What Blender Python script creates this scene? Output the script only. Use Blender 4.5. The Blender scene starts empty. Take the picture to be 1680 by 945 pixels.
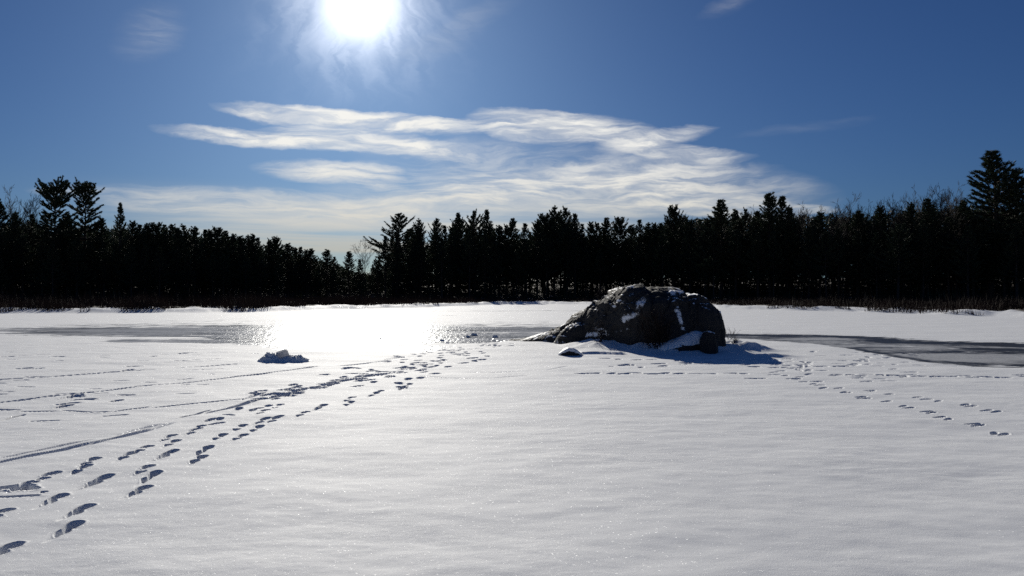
import bpy, math, random
import numpy as np
from mathutils import Vector

random.seed(7)
rng = np.random.default_rng(11)
R = math.radians
sc = bpy.context.scene
col = sc.collection

# ------------------------------------------------------------------ camera geometry
F = 1344.0            # focal length in photo pixels (1680 wide)
CX, HY = 840.0, 480.0  # principal column, horizon row
EYE = 1.6
SUN_AZ, SUN_EL = R(-10.6), R(19.2)
SUN = Vector((math.sin(SUN_AZ) * math.cos(SUN_EL), math.cos(SUN_AZ) * math.cos(SUN_EL), math.sin(SUN_EL)))


def gp(px, py):
    """photo pixel -> point of the ground plane z=0"""
    d = EYE * F / (py - HY)
    return (px - CX) / F * d, d


def at(px, py, d):
    """photo pixel -> point at depth d"""
    return (px - CX) / F * d, d, EYE + (HY - py) / F * d


# ------------------------------------------------------------------ numpy noise
_perm = rng.permutation(4096)
_ang = rng.random(4096) * 2 * np.pi
_g3 = rng.normal(size=(4096, 3))
_g3 /= np.linalg.norm(_g3, axis=1)[:, None]


def perlin2(x, y):
    xi = np.floor(x).astype(np.int64); yi = np.floor(y).astype(np.int64)
    xf = x - xi; yf = y - yi
    u = xf * xf * xf * (xf * (xf * 6 - 15) + 10)
    v = yf * yf * yf * (yf * (yf * 6 - 15) + 10)

    def g(ix, iy, fx, fy):
        h = _ang[_perm[(_perm[ix & 4095] + iy) & 4095]]
        return np.cos(h) * fx + np.sin(h) * fy
    a = g(xi, yi, xf, yf); b = g(xi + 1, yi, xf - 1, yf)
    c = g(xi, yi + 1, xf, yf - 1); d = g(xi + 1, yi + 1, xf - 1, yf - 1)
    return (a * (1 - u) + b * u) * (1 - v) + (c * (1 - u) + d * u) * v


def fbm2(x, y, o=4, gain=.5):
    s = 0; a = 1.0
    for k in range(o):
        s = s + a * perlin2(x + 17.3 * k, y - 9.1 * k); x = x * 2.03; y = y * 2.03; a *= gain
    return s


def perlin3(p):
    pi = np.floor(p).astype(np.int64); f = p - pi
    w = f * f * f * (f * (f * 6 - 15) + 10)
    r = 0
    for dx in (0, 1):
        for dy in (0, 1):
            for dz in (0, 1):
                h = _perm[(_perm[(_perm[(pi[:, 0] + dx) & 4095] + pi[:, 1] + dy) & 4095] + pi[:, 2] + dz) & 4095]
                d = f - np.array([dx, dy, dz])
                g = (_g3[h] * d).sum(1)
                ww = (w[:, 0] if dx else 1 - w[:, 0]) * (w[:, 1] if dy else 1 - w[:, 1]) * (w[:, 2] if dz else 1 - w[:, 2])
                r = r + g * ww
    return r


def worley3(p, seed=0):
    """distance to nearest and second nearest jittered cell point"""
    pi = np.floor(p).astype(np.int64)
    d1 = np.full(len(p), 9.0); d2 = np.full(len(p), 9.0); idn = np.zeros(len(p), np.int64)
    for dx in (-1, 0, 1):
        for dy in (-1, 0, 1):
            for dz in (-1, 0, 1):
                c = pi + np.array([dx, dy, dz])
                h = _perm[(_perm[(_perm[(c[:, 0] + seed) & 4095] + c[:, 1]) & 4095] + c[:, 2]) & 4095]
                q = c + .5 + .45 * _g3[h]
                d = np.linalg.norm(p - q, axis=1)
                near = d < d1
                d2 = np.where(near, d1, np.minimum(d2, d))
                idn = np.where(near, h, idn); d1 = np.where(near, d, d1)
    return d1, d2, idn


def smooth(a, b, x):
    t = np.clip((x - a) / (b - a), 0, 1)
    return t * t * (3 - 2 * t)


# ------------------------------------------------------------------ object helpers
def mesh_from(name, verts, faces, mat, parent=None, smooth_shade=True, attrs=None):
    verts = np.asarray(verts, np.float32)
    me = bpy.data.meshes.new(name)
    if isinstance(faces, np.ndarray):
        n, k = faces.shape
        me.vertices.add(len(verts)); me.vertices.foreach_set('co', verts.ravel())
        me.loops.add(n * k); me.loops.foreach_set('vertex_index', faces.astype(np.int32).ravel())
        me.polygons.add(n)
        me.polygons.foreach_set('loop_start', np.arange(0, n * k, k, dtype=np.int32))
        me.polygons.foreach_set('loop_total', np.full(n, k, np.int32))
        me.update(calc_edges=True)
        me.validate()
    else:
        me.from_pydata([tuple(map(float, v)) for v in verts], [], faces)
    if smooth_shade:
        me.polygons.foreach_set('use_smooth', np.ones(len(me.polygons), bool))
    for k, v in (attrs or {}).items():
        a = me.attributes.new(k, 'FLOAT', 'POINT'); a.data.foreach_set('value', np.asarray(v, np.float32))
    me.materials.append(mat)
    o = bpy.data.objects.new(name, me)
    col.objects.link(o)
    if parent is not None:
        o.parent = parent
    return o


def tag(o, label=None, cat=None, group=None, kind=None):
    for k, v in (('label', label), ('category', cat), ('group', group), ('kind', kind)):
        if v:
            o[k] = v
    return o


def empty(name, loc=(0, 0, 0)):
    o = bpy.data.objects.new(name, None)
    o.location = loc
    col.objects.link(o)
    return o


def copy_tree(root):
    c = root.copy(); col.objects.link(c)
    for ch in root.children:
        d = ch.copy(); col.objects.link(d); d.parent = c
    return c


# ------------------------------------------------------------------ materials
def new_mat(name):
    m = bpy.data.materials.new(name); m.use_nodes = True
    nt = m.node_tree; nt.nodes.clear()
    return m, nt


class G:
    """tiny node builder"""
    def __init__(s, nt): s.nt = nt

    def n(s, t, ins=None, **kw):
        nd = s.nt.nodes.new(t)
        for k, v in kw.items(): setattr(nd, k, v)
        for k, v in (ins or {}).items(): s.set(nd, k, v)
        return nd

    def set(s, nd, k, v):
        sock = nd.inputs[k]
        if isinstance(v, bpy.types.NodeSocket): s.nt.links.new(v, sock)
        elif hasattr(v, 'outputs'): s.nt.links.new(v.outputs[0], sock)
        else: sock.default_value = v

    def m(s, op, a, b=None, c=None, clamp=False):
        nd = s.nt.nodes.new('ShaderNodeMath'); nd.operation = op; nd.use_clamp = clamp
        for i, v in enumerate((a, b, c)):
            if v is not None: s.set(nd, i, v)
        return nd.outputs[0]

    def mixc(s, f, a, b, blend='MIX'):
        nd = s.nt.nodes.new('ShaderNodeMix'); nd.data_type = 'RGBA'; nd.blend_type = blend
        s.set(nd, 0, f)
        s.set(nd, 6, a); s.set(nd, 7, b)
        return nd.outputs[2]

    def mr(s, v, a, b, c=0.0, d=1.0, smoothstep=True):
        nd = s.nt.nodes.new('ShaderNodeMapRange')
        nd.interpolation_type = 'SMOOTHSTEP' if smoothstep else 'LINEAR'
        nd.clamp = True
        for i, x in enumerate((v, a, b, c, d)): s.set(nd, i, x)
        return nd.outputs[0]

    def noise(s, vec, scale, detail=4, rough=.5, dist=0.0, dim='3D', lac=2.0):
        return s.n('ShaderNodeTexNoise', {'Vector': vec, 'Scale': scale, 'Detail': detail, 'Roughness': rough,
                                          'Distortion': dist, 'Lacunarity': lac}, noise_dimensions=dim)


def c4(r, g, b): return (r, g, b, 1.0)


def mat_ground():
    m, nt = new_mat('snow_and_ice'); g = G(nt)
    tc = g.n('ShaderNodeTexCoord').outputs['Object']
    ice_a = g.n('ShaderNodeAttribute', attribute_name='ice').outputs['Fac']
    lit_a = g.n('ShaderNodeAttribute', attribute_name='litter').outputs['Fac']
    # --- snow
    n1 = g.noise(tc, 3.0, 5, .55)
    stretch = g.n('ShaderNodeMapping', {'Vector': tc, 'Scale': (6.0, 9.0, 6.0)})
    n2 = g.noise(stretch, 1.0, 5, .6)
    n3 = g.noise(tc, 130.0, 3, .7)
    hsum = g.m('ADD', g.m('MULTIPLY', n2.outputs['Fac'], .0045), g.m('MULTIPLY', n3.outputs['Fac'], .0028))
    b1 = g.n('ShaderNodeBump', {'Height': hsum, 'Strength': g.mr(g.noise(tc, .7, 3, .5).outputs['Fac'], .35, .65, .45, .95), 'Distance': 1.0})
    vor = g.n('ShaderNodeTexVoronoi', {'Vector': tc, 'Scale': 95.0})
    rnd = g.n('ShaderNodeVectorMath', {0: vor.outputs['Color'], 1: (.5, .5, .5)}, operation='SUBTRACT')
    rsc = g.n('ShaderNodeVectorMath', {0: rnd.outputs[0], 'Scale': 1.7}, operation='SCALE')
    gn = g.n('ShaderNodeVectorMath', {0: b1.outputs[0], 1: rsc.outputs[0]}, operation='ADD')
    gn2 = g.n('ShaderNodeVectorMath', {0: gn.outputs[0]}, operation='NORMALIZE')
    scol = g.mixc(n1.outputs['Fac'], c4(.81, .82, .83), c4(.87, .875, .875))
    sn = g.n('ShaderNodeBsdfPrincipled', {'Base Color': scol, 'Roughness': .75, 'Specular IOR Level': .10, 'Normal': b1.outputs[0]})
    gl = g.n('ShaderNodeBsdfGlossy', {'Color': c4(.9, .92, .95), 'Roughness': .16, 'Normal': gn2.outputs[0]})
    snow = g.n('ShaderNodeMixShader', {0: .0042, 1: sn.outputs[0], 2: gl.outputs[0]})
    # --- ice, with frost and thin wind blown snow on it
    st2 = g.n('ShaderNodeMapping', {'Vector': tc, 'Scale': (.55, 1.1, 1.0)})
    f1 = g.noise(st2, 1.0, 6, .62, .4)
    st3 = g.n('ShaderNodeMapping', {'Vector': tc, 'Scale': (5.0, 2.2, 1.0)})
    f2 = g.noise(st3, 1.0, 5, .7)
    st4 = g.n('ShaderNodeMapping', {'Vector': tc, 'Scale': (.10, .55, 1.0)})
    f3 = g.noise(st4, 1.0, 4, .55, .6)
    fra = g.n('ShaderNodeAttribute', attribute_name='frost').outputs['Fac']
    def c5(n, k): return g.m('MULTIPLY', g.m('SUBTRACT', n.outputs['Fac'], .5), k)
    frost = g.m('ADD', g.m('ADD', fra, c5(f1, .9)), g.m('ADD', c5(f2, .55), c5(f3, .9)))
    fr = g.mr(frost, -.16, .20)
    icol = g.mixc(fr, c4(.036, .037, .039), c4(.47, .475, .48))
    f5 = g.noise(g.n('ShaderNodeMapping', {'Vector': tc, 'Scale': (7.0, 1.5, 1.0)}), 1.0, 3, .6)
    ih = g.m('ADD', g.m('ADD', g.m('MULTIPLY', f2.outputs['Fac'], .016), g.m('MULTIPLY', f5.outputs['Fac'], .022)), g.m('MULTIPLY', f1.outputs['Fac'], .010))
    bi = g.n('ShaderNodeBump', {'Height': ih, 'Strength': 1.0, 'Distance': 1.0})
    idif = g.n('ShaderNodeBsdfDiffuse', {'Color': icol, 'Normal': bi.outputs[0]})
    igl = g.n('ShaderNodeBsdfAnisotropic', {'Color': c4(.95, .97, 1), 'Roughness': g.mr(fr, 0, 1, .31, .36, False), 'Normal': bi.outputs[0]}, distribution='BECKMANN')
    fres = g.m('MULTIPLY', g.n('ShaderNodeFresnel', {'IOR': 1.31, 'Normal': bi.outputs[0]}).outputs[0], g.mr(fr, 0, 1, .17, .09, False))
    # a hazy second lobe: rime and scratches
    igh = g.n('ShaderNodeBsdfAnisotropic', {'Color': c4(.9, .9, .9), 'Roughness': .56, 'Normal': bi.outputs[0]}, distribution='GGX')
    igm = g.n('ShaderNodeMixShader', {0: .13, 1: igl.outputs[0], 2: igh.outputs[0]})
    ice = g.n('ShaderNodeMixShader', {0: fres, 1: idif.outputs[0], 2: igm.outputs[0]})
    # --- forest floor / marsh litter
    lcol = g.mixc(g.noise(tc, 2.0, 4, .6).outputs['Fac'], c4(.035, .024, .018), c4(.10, .07, .05))
    lit = g.n('ShaderNodeBsdfPrincipled', {'Base Color': lcol, 'Roughness': .9})
    edge = g.noise(g.n('ShaderNodeMapping', {'Vector': tc, 'Scale': (.8, 2.0, 1.0)}), 1.0, 7, .65).outputs['Fac']
    imask = g.mr(g.m('ADD', ice_a, g.m('MULTIPLY', g.m('SUBTRACT', edge, .5), 1.9)), .40, .60)
    s1 = g.n('ShaderNodeMixShader', {0: imask, 1: snow.outputs[0], 2: ice.outputs[0]})
    lnoise = g.noise(tc, .45, 6, .65).outputs['Fac']
    lmask = g.mr(g.m('ADD', lit_a, g.m('MULTIPLY', g.m('SUBTRACT', lnoise, .5), 1.3)), .42, .58)
    s2 = g.n('ShaderNodeMixShader', {0: lmask, 1: s1.outputs[0], 2: lit.outputs[0]})
    g.n('ShaderNodeOutputMaterial', {'Surface': s2.outputs[0]})
    return m


def mat_rock():
    m, nt = new_mat('granite_with_snow'); g = G(nt)
    tc = g.n('ShaderNodeTexCoord').outputs['Object']
    sa = g.n('ShaderNodeAttribute', attribute_name='snow').outputs['Fac']
    n1 = g.noise(tc, 2.2, 8, .65)
    n2 = g.noise(tc, 22.0, 5, .7)
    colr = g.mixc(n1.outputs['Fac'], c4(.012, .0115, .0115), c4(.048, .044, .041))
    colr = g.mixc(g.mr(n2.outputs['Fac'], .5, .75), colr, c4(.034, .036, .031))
    h = g.m('ADD', g.m('MULTIPLY', n1.outputs['Fac'], .12), g.m('MULTIPLY', n2.outputs['Fac'], .02))
    b = g.n('ShaderNodeBump', {'Height': h, 'Strength': .9, 'Distance': 1.0})
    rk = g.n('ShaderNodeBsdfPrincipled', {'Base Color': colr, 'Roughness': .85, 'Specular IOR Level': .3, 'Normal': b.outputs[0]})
    n3 = g.noise(tc, 4.0, 8, .68)
    bs = g.n('ShaderNodeBump', {'Height': n3.outputs['Fac'], 'Strength': .3, 'Distance': .05})
    sn = g.n('ShaderNodeBsdfPrincipled', {'Base Color': c4(.84, .855, .875), 'Roughness': .65, 'Specular IOR Level': .3, 'Normal': bs.outputs[0]})
    mask = g.mr(g.m('ADD', sa, g.m('MULTIPLY', g.m('SUBTRACT', n3.outputs['Fac'], .5), 1.25)), .44, .58)
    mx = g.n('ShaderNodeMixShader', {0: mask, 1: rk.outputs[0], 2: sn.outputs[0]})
    g.n('ShaderNodeOutputMaterial', {'Surface': mx.outputs[0]})
    return m


def mat_plain(name, c1, c2, scale, rough=.8, bump=0.0, transl=0.0):
    m, nt = new_mat(name); g = G(nt)
    tc = g.n('ShaderNodeTexCoord').outputs['Object']
    oi = g.n('ShaderNodeObjectInfo').outputs['Random']
    n1 = g.noise(tc, scale, 5, .65)
    cc = g.mixc(n1.outputs['Fac'], c4(*c1), c4(*c2))
    cc = g.mixc(g.m('MULTIPLY', oi, .4), cc, c4(c1[0] * 1.2, c1[1] * .9, c1[2] * .8))
    ins = {'Base Color': cc, 'Roughness': rough, 'Specular IOR Level': .2}
    if bump:
        ins['Normal'] = g.n('ShaderNodeBump', {'Height': n1.outputs['Fac'], 'Strength': .8, 'Distance': bump}).outputs[0]
    p = g.n('ShaderNodeBsdfPrincipled', ins)
    out = p.outputs[0]
    if transl:
        t = g.n('ShaderNodeBsdfTranslucent', {'Color': cc})
        out = g.n('ShaderNodeMixShader', {0: transl, 1: out, 2: t.outputs[0]}).outputs[0]
    g.n('ShaderNodeOutputMaterial', {'Surface': out})
    return m


def mat_snowlump():
    m, nt = new_mat('packed_snow'); g = G(nt)
    tc = g.n('ShaderNodeTexCoord').outputs['Object']
    n1 = g.noise(tc, 9.0, 6, .65)
    b = g.n('ShaderNodeBump', {'Height': n1.outputs['Fac'], 'Strength': .5, 'Distance': .05})
    p = g.n('ShaderNodeBsdfPrincipled', {'Base Color': g.mixc(n1.outputs['Fac'], c4(.70, .73, .77), c4(.85, .87, .885)),
                                         'Roughness': .6, 'Specular IOR Level': .35, 'Normal': b.outputs[0]})
    g.n('ShaderNodeOutputMaterial', {'Surface': p.outputs[0]})
    return m


M_GROUND = mat_ground()
M_ROCK = mat_rock()
M_LUMP = mat_snowlump()
M_ICE = mat_plain('clear_ice_block', (.55, .60, .64), (.80, .84, .87), 8.0, .3, .02, .58)
M_BARK = mat_plain('pine_bark', (.035, .028, .024), (.085, .068, .055), 5.0, .9)
M_NEEDLE = mat_plain('pine_needles', (.030, .044, .028), (.055, .072, .042), 1.2, .7, 0, .12)
M_TWIG = mat_plain('bare_twigs', (.028, .023, .021), (.055, .046, .042), 4.0, .9)
M_REED = mat_plain('dry_marsh_growth', (.018, .011, .009), (.036, .022, .016), .8, .9, 0, .05)

# ------------------------------------------------------------------ shore and tree line (depth along +Y for each column of the view)
SH_U = [-700, -200, 0, 200, 400, 540, 700, 790, 840, 900, 1050, 1190, 1300, 1440, 1560, 1680, 1900, 2500]
SH_D = [50, 58, 61.5, 63, 65.5, 76, 88, 104, 112, 113, 100, 80, 72, 63.5, 56.5, 51.5, 46, 38]
TL_U = [-700, 0, 200, 400, 540, 640, 760, 900, 1050, 1190, 1300, 1440, 1560, 1680, 2500]
TL_D = [100, 108, 112, 128, 150, 146, 146, 158, 152, 131, 123, 113, 107, 103, 90]


def colu(x, y):
    return CX + F * x / np.maximum(y, 4.0)


def shore(u): return np.interp(u, SH_U, SH_D)
def treeline(u): return np.interp(u, TL_U, TL_D)


def land_z(x, y):
    u = colu(x, y)
    wob = 3.2 * fbm2(x * .09, y * .09, 3) + .7 * fbm2(x * .5, y * .3, 3)
    s = y - (shore(u) + wob)
    front = (y > 20)
    bank = smooth(0, 2.6, s) * .27
    hum = smooth(.2, 3.0, s) * (1 - smooth(9, 22, s)) * np.clip(fbm2(x * .33, y * .33, 4) + .12, 0, 1) * .24
    t = y - treeline(u)
    hill = np.clip(t + 4, 0, None)
    hz = 7.5 * (1 - np.exp(-hill * .0105)) * smooth(-4, 30, t) * (1 + .25 * fbm2(x * .03, y * .03, 3))
    lump = smooth(-10, 10, t) * .35 * fbm2(x * .2, y * .2, 4)
    return np.where(front, bank + hum + hz + lump, 0.0), np.where(front, s, -50.0), np.where(front, t, -90.0)


# spine of the rock pile in plan, for the snow banked against it
ROCK = [(834, 561, 27.6, .25, .35), (852, 558, 27.5, .55, .6), (870, 553.5, 27.4, .8, .8), (900, 544, 27.0, 1.0, 1.0), (928, 530, 26.5, 1.15, 1.2),
        (941, 517, 26.2, 1.2, 1.2), (960, 506, 25.8, 1.35, 1.3), (980, 493, 25.3, 1.6, 1.4), (1000, 480, 24.9, 1.85, 1.5), (1018, 472, 24.5, 2.0, 1.5),
        (1045, 470, 24.2, 2.1, 1.5), (1070, 472, 24.0, 2.1, 1.5), (1095, 473, 23.9, 2.0, 1.5), (1112, 475, 23.9, 1.8, 1.4), (1121, 484, 23.9, 1.5, 1.2),
        (1128, 505, 23.9, 1.1, 1.0), (1133, 545, 23.9, .6, .6)]


# ------------------------------------------------------------------ footprints: (px, py, length, width, depth, heading)
stamps = []


def foot(px, py, ln=.32, w=.11, dep=.075, head=None, drag=0.0):
    x, y = gp(px, py)
    stamps.append((x, y, ln, w, dep, head if head is not None else rng.normal(0, .12), drag))


# the walked track coming towards the camera on the left, each print seen in the photo
for px, py, ln in [(15, 896, .34), (4, 840, .3), (96, 815, .34), (138, 832, .36), (120, 862, .36), (84, 777, .3), (47, 793, .3), (154, 753, .3), (139, 766, .32),
                   (167, 784, .55), (243, 766, .26), (253, 777, .42), (235, 800, .34), (214, 744, .34), (240, 733, .3), (279, 742, .5),
                   (332, 750, .34), (341, 735, .42), (281, 714, .26), (288, 723, .3), (322, 704, .3), (330, 699, .24), (399, 714, .34), (366, 713, .34), (399, 698, .3),
                   (426, 700, .36), (435, 688, .4), (455, 686, .42), (435, 674, .28), (459, 664, .3), (501, 678, .34), (530, 666, .55),
                   (577, 659, .36), (577, 652, .36), (617, 644, .34), (625, 641, .4), (665, 634, .4), (672, 630, .4)]:
    x, y = gp(px, py)
    h = math.atan2(x + 3.05 - .5, 30) + rng.normal(0, .1) + .06
    foot(px, py, ln * .60, .088, .060, h, drag=rng.random() * .4)
    # heel pressed in just behind the toe
    foot(px - 14 * (py - 480) / 300, py + 8 * (py - 480) / 300, ln * .40, .075, .045, h, drag=.5)
# big trampled hole at the left edge
foot(20, 801, .30, .15, .10, 1.15); foot(42, 803, .2, .10, .07, 1.2); foot(18, 815, .42, .06, .035, 1.4); foot(73, 807, .08, .05, .03)
# dragged sled line
def trough(pts, w, dep, gap=.0, jit=.015):
    P = [gp(*p) for p in pts]
    for (x0, y0), (x1, y1) in zip(P[:-1], P[1:]):
        L = math.hypot(x1 - x0, y1 - y0); n = max(1, int(round(L / .95)))
        for k in range(n):
            if rng.random() < gap: continue
            t = (k + .5) / n
            stamps.append((x0 + (x1 - x0) * t + rng.normal(0, jit), y0 + (y1 - y0) * t, L / n * rng.uniform(.95, 1.2), .85 * w * rng.uniform(.75, 1.2), dep * rng.uniform(.7, 1.2),
                           math.atan2(x1 - x0, y1 - y0) + rng.normal(0, .03), 0))


trough([(-40, 766), (140, 727)], .12, .034); trough([(20, 747), (140, 723)], .09, .022)
trough([(145, 728), (265, 697)], .11, .034); trough([(188, 714), (262, 695)], .08, .022)
trough([(273, 698), (343, 677), (420, 657), (480, 645)], .10, .05, .12); trough([(300, 684), (345, 673)], .08, .045)
trough([(356, 674), (430, 655), (520, 634), (580, 622), (640, 612)], .10, .05, .15)
trough([(420, 657), (520, 628), (640, 611), (700, 600)], .12, .05, .3, .15)
# thin dashed lines on the far left
trough([(-40, 664), (60, 653), (142, 645), (240, 633), (330, 625), (435, 612), (520, 602), (560, 600), (640, 592)], .10, .05, .10)
trough([(-40, 626), (80, 618), (180, 610), (300, 603), (400, 596)], .10, .045, .25)
trough([(-20, 672), (30, 672)], .1, .05); trough([(35, 675), (90, 674)], .08, .05, .2); trough([(105, 673), (150, 676), (185, 675), (240, 668)], .08, .05, .05)
trough([(255, 668), (320, 662), (400, 655), (430, 645), (470, 632)], .09, .05, .12)
trough([(5, 690), (40, 680)], .06, .04); trough([(52, 691), (95, 689)], .07, .045); trough([(175, 682), (210, 680)], .08, .05)
for px, py in [(122, 650), (140, 645), (138, 655), (105, 667), (112, 662), (190, 658), (120, 652), (40, 604), (60, 605), (210, 607), (95, 585), (220, 600), (12, 585), (250, 585), (300, 580)]:
    foot(px, py, .34, .12, .06, rng.normal(.6, .5))
# trampled band running towards the left end of the rock
band = [(420, 655, 8), (480, 640, 9), (540, 628, 10), (600, 619, 9), (660, 606, 9), (700, 596, 9), (745, 585, 8), (790, 573, 7), (830, 563, 5)]
for (x0, y0, s0), (x1, y1, s1) in zip(band[:-1], band[1:]):
    for k in range(16):
        t = rng.random()
        foot(x0 + (x1 - x0) * t + rng.normal(0, 12), y0 + (y1 - y0) * t + rng.normal(0, .55) * s0, rng.uniform(.2, .34), .10, rng.uniform(.04, .065), rng.normal(.4, .4))
for k in range(26):
    t = rng.random(); foot(560 + 260 * t, 605 - 48 * t + rng.normal(0, 3), .3, .12, .05, rng.normal(0, .4))
for k in range(16):
    t = rng.random(); foot(340 + 150 * t + rng.normal(0, 6), 690 - 48 * t + rng.normal(0, 5), .24, .085, .05, rng.normal(.2, .3))
for px, py in [(640, 619), (655, 629), (670, 622), (660, 636), (690, 607), (715, 613), (735, 602), (760, 595), (775, 588), (780, 592), (790, 590), (800, 585), (690, 620), (712, 613)]:
    foot(px, py, .34, .13, .07, rng.normal(.3, .4))
trough([(690, 617), (740, 620), (800, 620), (860, 616), (900, 608), (930, 601)], .09, .018, .25)
trough([(770, 610), (840, 610)], .09, .02, .3)
for x in range(950, 1215, 24): foot(x + rng.normal(0, 4), 612.5 + rng.normal(0, .6), .30, .13, .05, rng.normal(1.3, .3))
for k in range(46):
    foot(rng.uniform(990, 1330), rng.uniform(588, 604), rng.uniform(.2, .4), .12, .05, rng.normal(1.0, .4))
# prints leading off to the right
for px, py in [(1270, 611), (1287, 616), (1305, 622), (1318, 626), (1334, 630), (1350, 637), (1345, 632), (1388, 644), (1384, 643), (1412, 651), (1418, 653), (1454, 658), (1481, 666), (1490, 669),
               (1519, 675), (1527, 677), (1541, 684), (1555, 688), (1595, 695), (1604, 697), (1630, 709), (1646, 711)]:
    foot(px, py, .25, .064, .042, .95 + rng.normal(0, .15))
for px, py in [(1376, 637), (1430, 641), (1427, 640), (1458, 647), (1505, 652), (1520, 655), (1539, 658), (1583, 664), (1592, 666), (1618, 672), (1634, 674)]:
    foot(px, py, .24, .060, .026, 1.0 + rng.normal(0, .15))
for x in range(1410, 1720, 17): foot(x + rng.normal(0, 4), 617 + rng.normal(0, 1.6), .30, .09, .04, rng.normal(1.5, .15))
for x in range(1240, 1480, 14): foot(x + rng.normal(0, 5), rng.normal(620, 6), .28, .085, .035, rng.normal(1.3, .3))
trough([(1336, 601.3), (1358, 601.3)], .14, .07); trough([(1368, 601.3), (1392, 601)], .14, .07)
for px, py in [(1405, 597), (1410, 592), (1418, 590), (1402, 599), (1425, 586), (1440, 582), (1318, 594), (1322, 599), (1314, 600), (1327, 597)]: foot(px, py, .3, .12, .05)
for k in range(40): foot(rng.uniform(1280, 1520), rng.uniform(575, 612), rng.uniform(.2, .35), .10, .03, rng.normal(1.2, .5))
for k in range(46): foot(rng.uniform(-20, 420), rng.uniform(575, 650), rng.uniform(.2, .4), .09, .022, rng.normal(1.3, .4))

# ------------------------------------------------------------------ ground: one sheet, fine near the tracks, out past the hills
def build_ground():
    th_f = np.linspace(-37, 37, 1240)
    th_c = np.concatenate([np.arange(40, 320, 4.0)])
    th = np.radians(np.concatenate([th_f, th_c]))
    r = [1.0]
    while r[-1] < 13: r.append(r[-1] * 1.0021)
    while r[-1] < 30: r.append(r[-1] * 1.0034)
    while r[-1] < 190: r.append(r[-1] * 1.0085)
    while r[-1] < 4000: r.append(r[-1] * 1.07)
    r = np.array(r)
    nt, nr = len(th), len(r)
    TH, RR = np.meshgrid(th, r)
    X = (RR * np.sin(TH)); Y = (RR * np.cos(TH))
    x = X.ravel(); y = Y.ravel(); rr = RR.ravel()
    z, s, t = land_z(x, y)
    u = colu(x, y)
    lake = 1 - smooth(-2, 0, s)
    # wind-packed relief of the snow
    fine = (rr < 32) & (y > 0)
    mic = np.zeros_like(x)
    xf, yf = x[fine], y[fine]
    m1 = fbm2(xf * .55, yf * .8, 4, .5) * .022
    m2 = fbm2(xf * 2.0 + .9 * yf, yf * 3.0 - .5 * xf, 4, .5) * .0037 * (.35 + smooth(-.25, .35, fbm2(xf * .3 + 4, yf * .35, 3)))
    mic[fine] = m1 + m2
    far = ~fine & (rr < 200)
    mic[far] = fbm2(x[far] * .4, y[far] * .55, 3) * .02
    # ---- ice masks
    P = lambda pts, uu: np.interp(uu, [p[0] for p in pts], [EYE * F / (p[1] - HY) for p in pts])
    wob = fbm2(x * .22, y * .16, 4)
    # right hand patch
    nearR = P([(1170, 553), (1260, 559), (1330, 563), (1390, 574), (1430, 580), (1480, 590), (1530, 598), (1600, 602), (1680, 605), (1900, 612)], u) + wob * .8
    farR = P([(1170, 544), (1300, 548), (1400, 550), (1500, 555), (1600, 559), (1680, 562), (1900, 566)], u) + wob * 1.6
    ice = smooth(-.7, 1.3, y - nearR) * smooth(-1.5, 2.6, farR - y) * smooth(1150, 1200, u) * (y > 10)
    # thin snow lying on the middle of it
    mid = P([(1200, 552), (1300, 556), (1400, 561), (1500, 570), (1600, 577), (1680, 583), (1900, 590)], u)
    ice = ice * (1 - .30 * np.exp(-((y - mid) / 1.8) ** 2) * smooth(1300, 1400, u))
    # left hand patch
    nearL = P([(-200, 556), (0, 552), (80, 553), (180, 562), (300, 566), (420, 569), (520, 575), (600, 579), (700, 578), (760, 566), (840, 557), (930, 552)], u) + wob * 1.2
    farL = P([(-200, 530), (0, 528), (200, 522), (420, 519), (600, 520), (760, 522), (930, 520)], u) + wob * 3.0
    core = smooth(-1.0, 1.8, y - nearL) * smooth(-2, 9, farL - y) * smooth(-160, 140, u) * (1 - smooth(890, 990, u)) * (y > 10)
    strk = fbm2(x * .05 + 3, y * .30, 4, .6)
    icel = core * np.clip(.86 + .9 * strk, 0, 1)
    tongue = np.exp(-((y - P([(0, 556), (120, 554), (300, 554.5), (420, 556), (600, 560)], u)) / .9) ** 2) * (1 - smooth(260, 430, u))
    icel = icel * (1 - .9 * tongue) * (1 - .62 * smooth(35, 44, y + 3 * strk))
    frost = .12 * fbm2(x * .10 + 5, y * .55, 4)
    fw = fbm2(x * .25 + 1, y * .5, 3)
    frost += np.where(u > 1150, -.06 + .20 * smooth(1250, 1340, u) - .42 * smooth(2.9, 1.5, farR - y + .9 * fw) - .36 * smooth(1.5, .6, y - nearR + .5 * fw) * smooth(1360, 1460, u)
                      - .40 * smooth(1520, 1600, u) * np.exp(-((farR - y - 3.6 + fw) / .9) ** 2), .10)
    ice = np.maximum(ice, icel)
    # thin swept streaks further out in the bay
    bay = smooth(40, 55, y) * (1 - smooth(-12, -4, s)) * (s < -1) * smooth(-.02, .42, fbm2(x * .035 + 9, y * .16, 4, .6)) * .45 * smooth(1500, 1000, u)
    ice = np.maximum(ice, bay)
    ice = ice * lake
    mic = mic * (1 - .8 * ice)
    z = z + mic * np.where(s < 0, 1, .3) - .02 * ice
    # ---- snow banked against the rocks
    seg = [((p[0] - CX) / F * p[2], p[2] - p[3] * .55, max(.05, EYE + (HY - p[1]) / F * p[2])) for p in ROCK] + \
          [((1150 - CX) / F * 23, 22.4, 1.2), ((1187 - CX) / F * 23, 22.6, .9)]
    near = (x > -3) & (x < 10) & (y > 15) & (y < 33)
    xn, yn = x[near], y[near]
    dmin = np.full(len(xn), 9.0); hh = np.zeros(len(xn))
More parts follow.
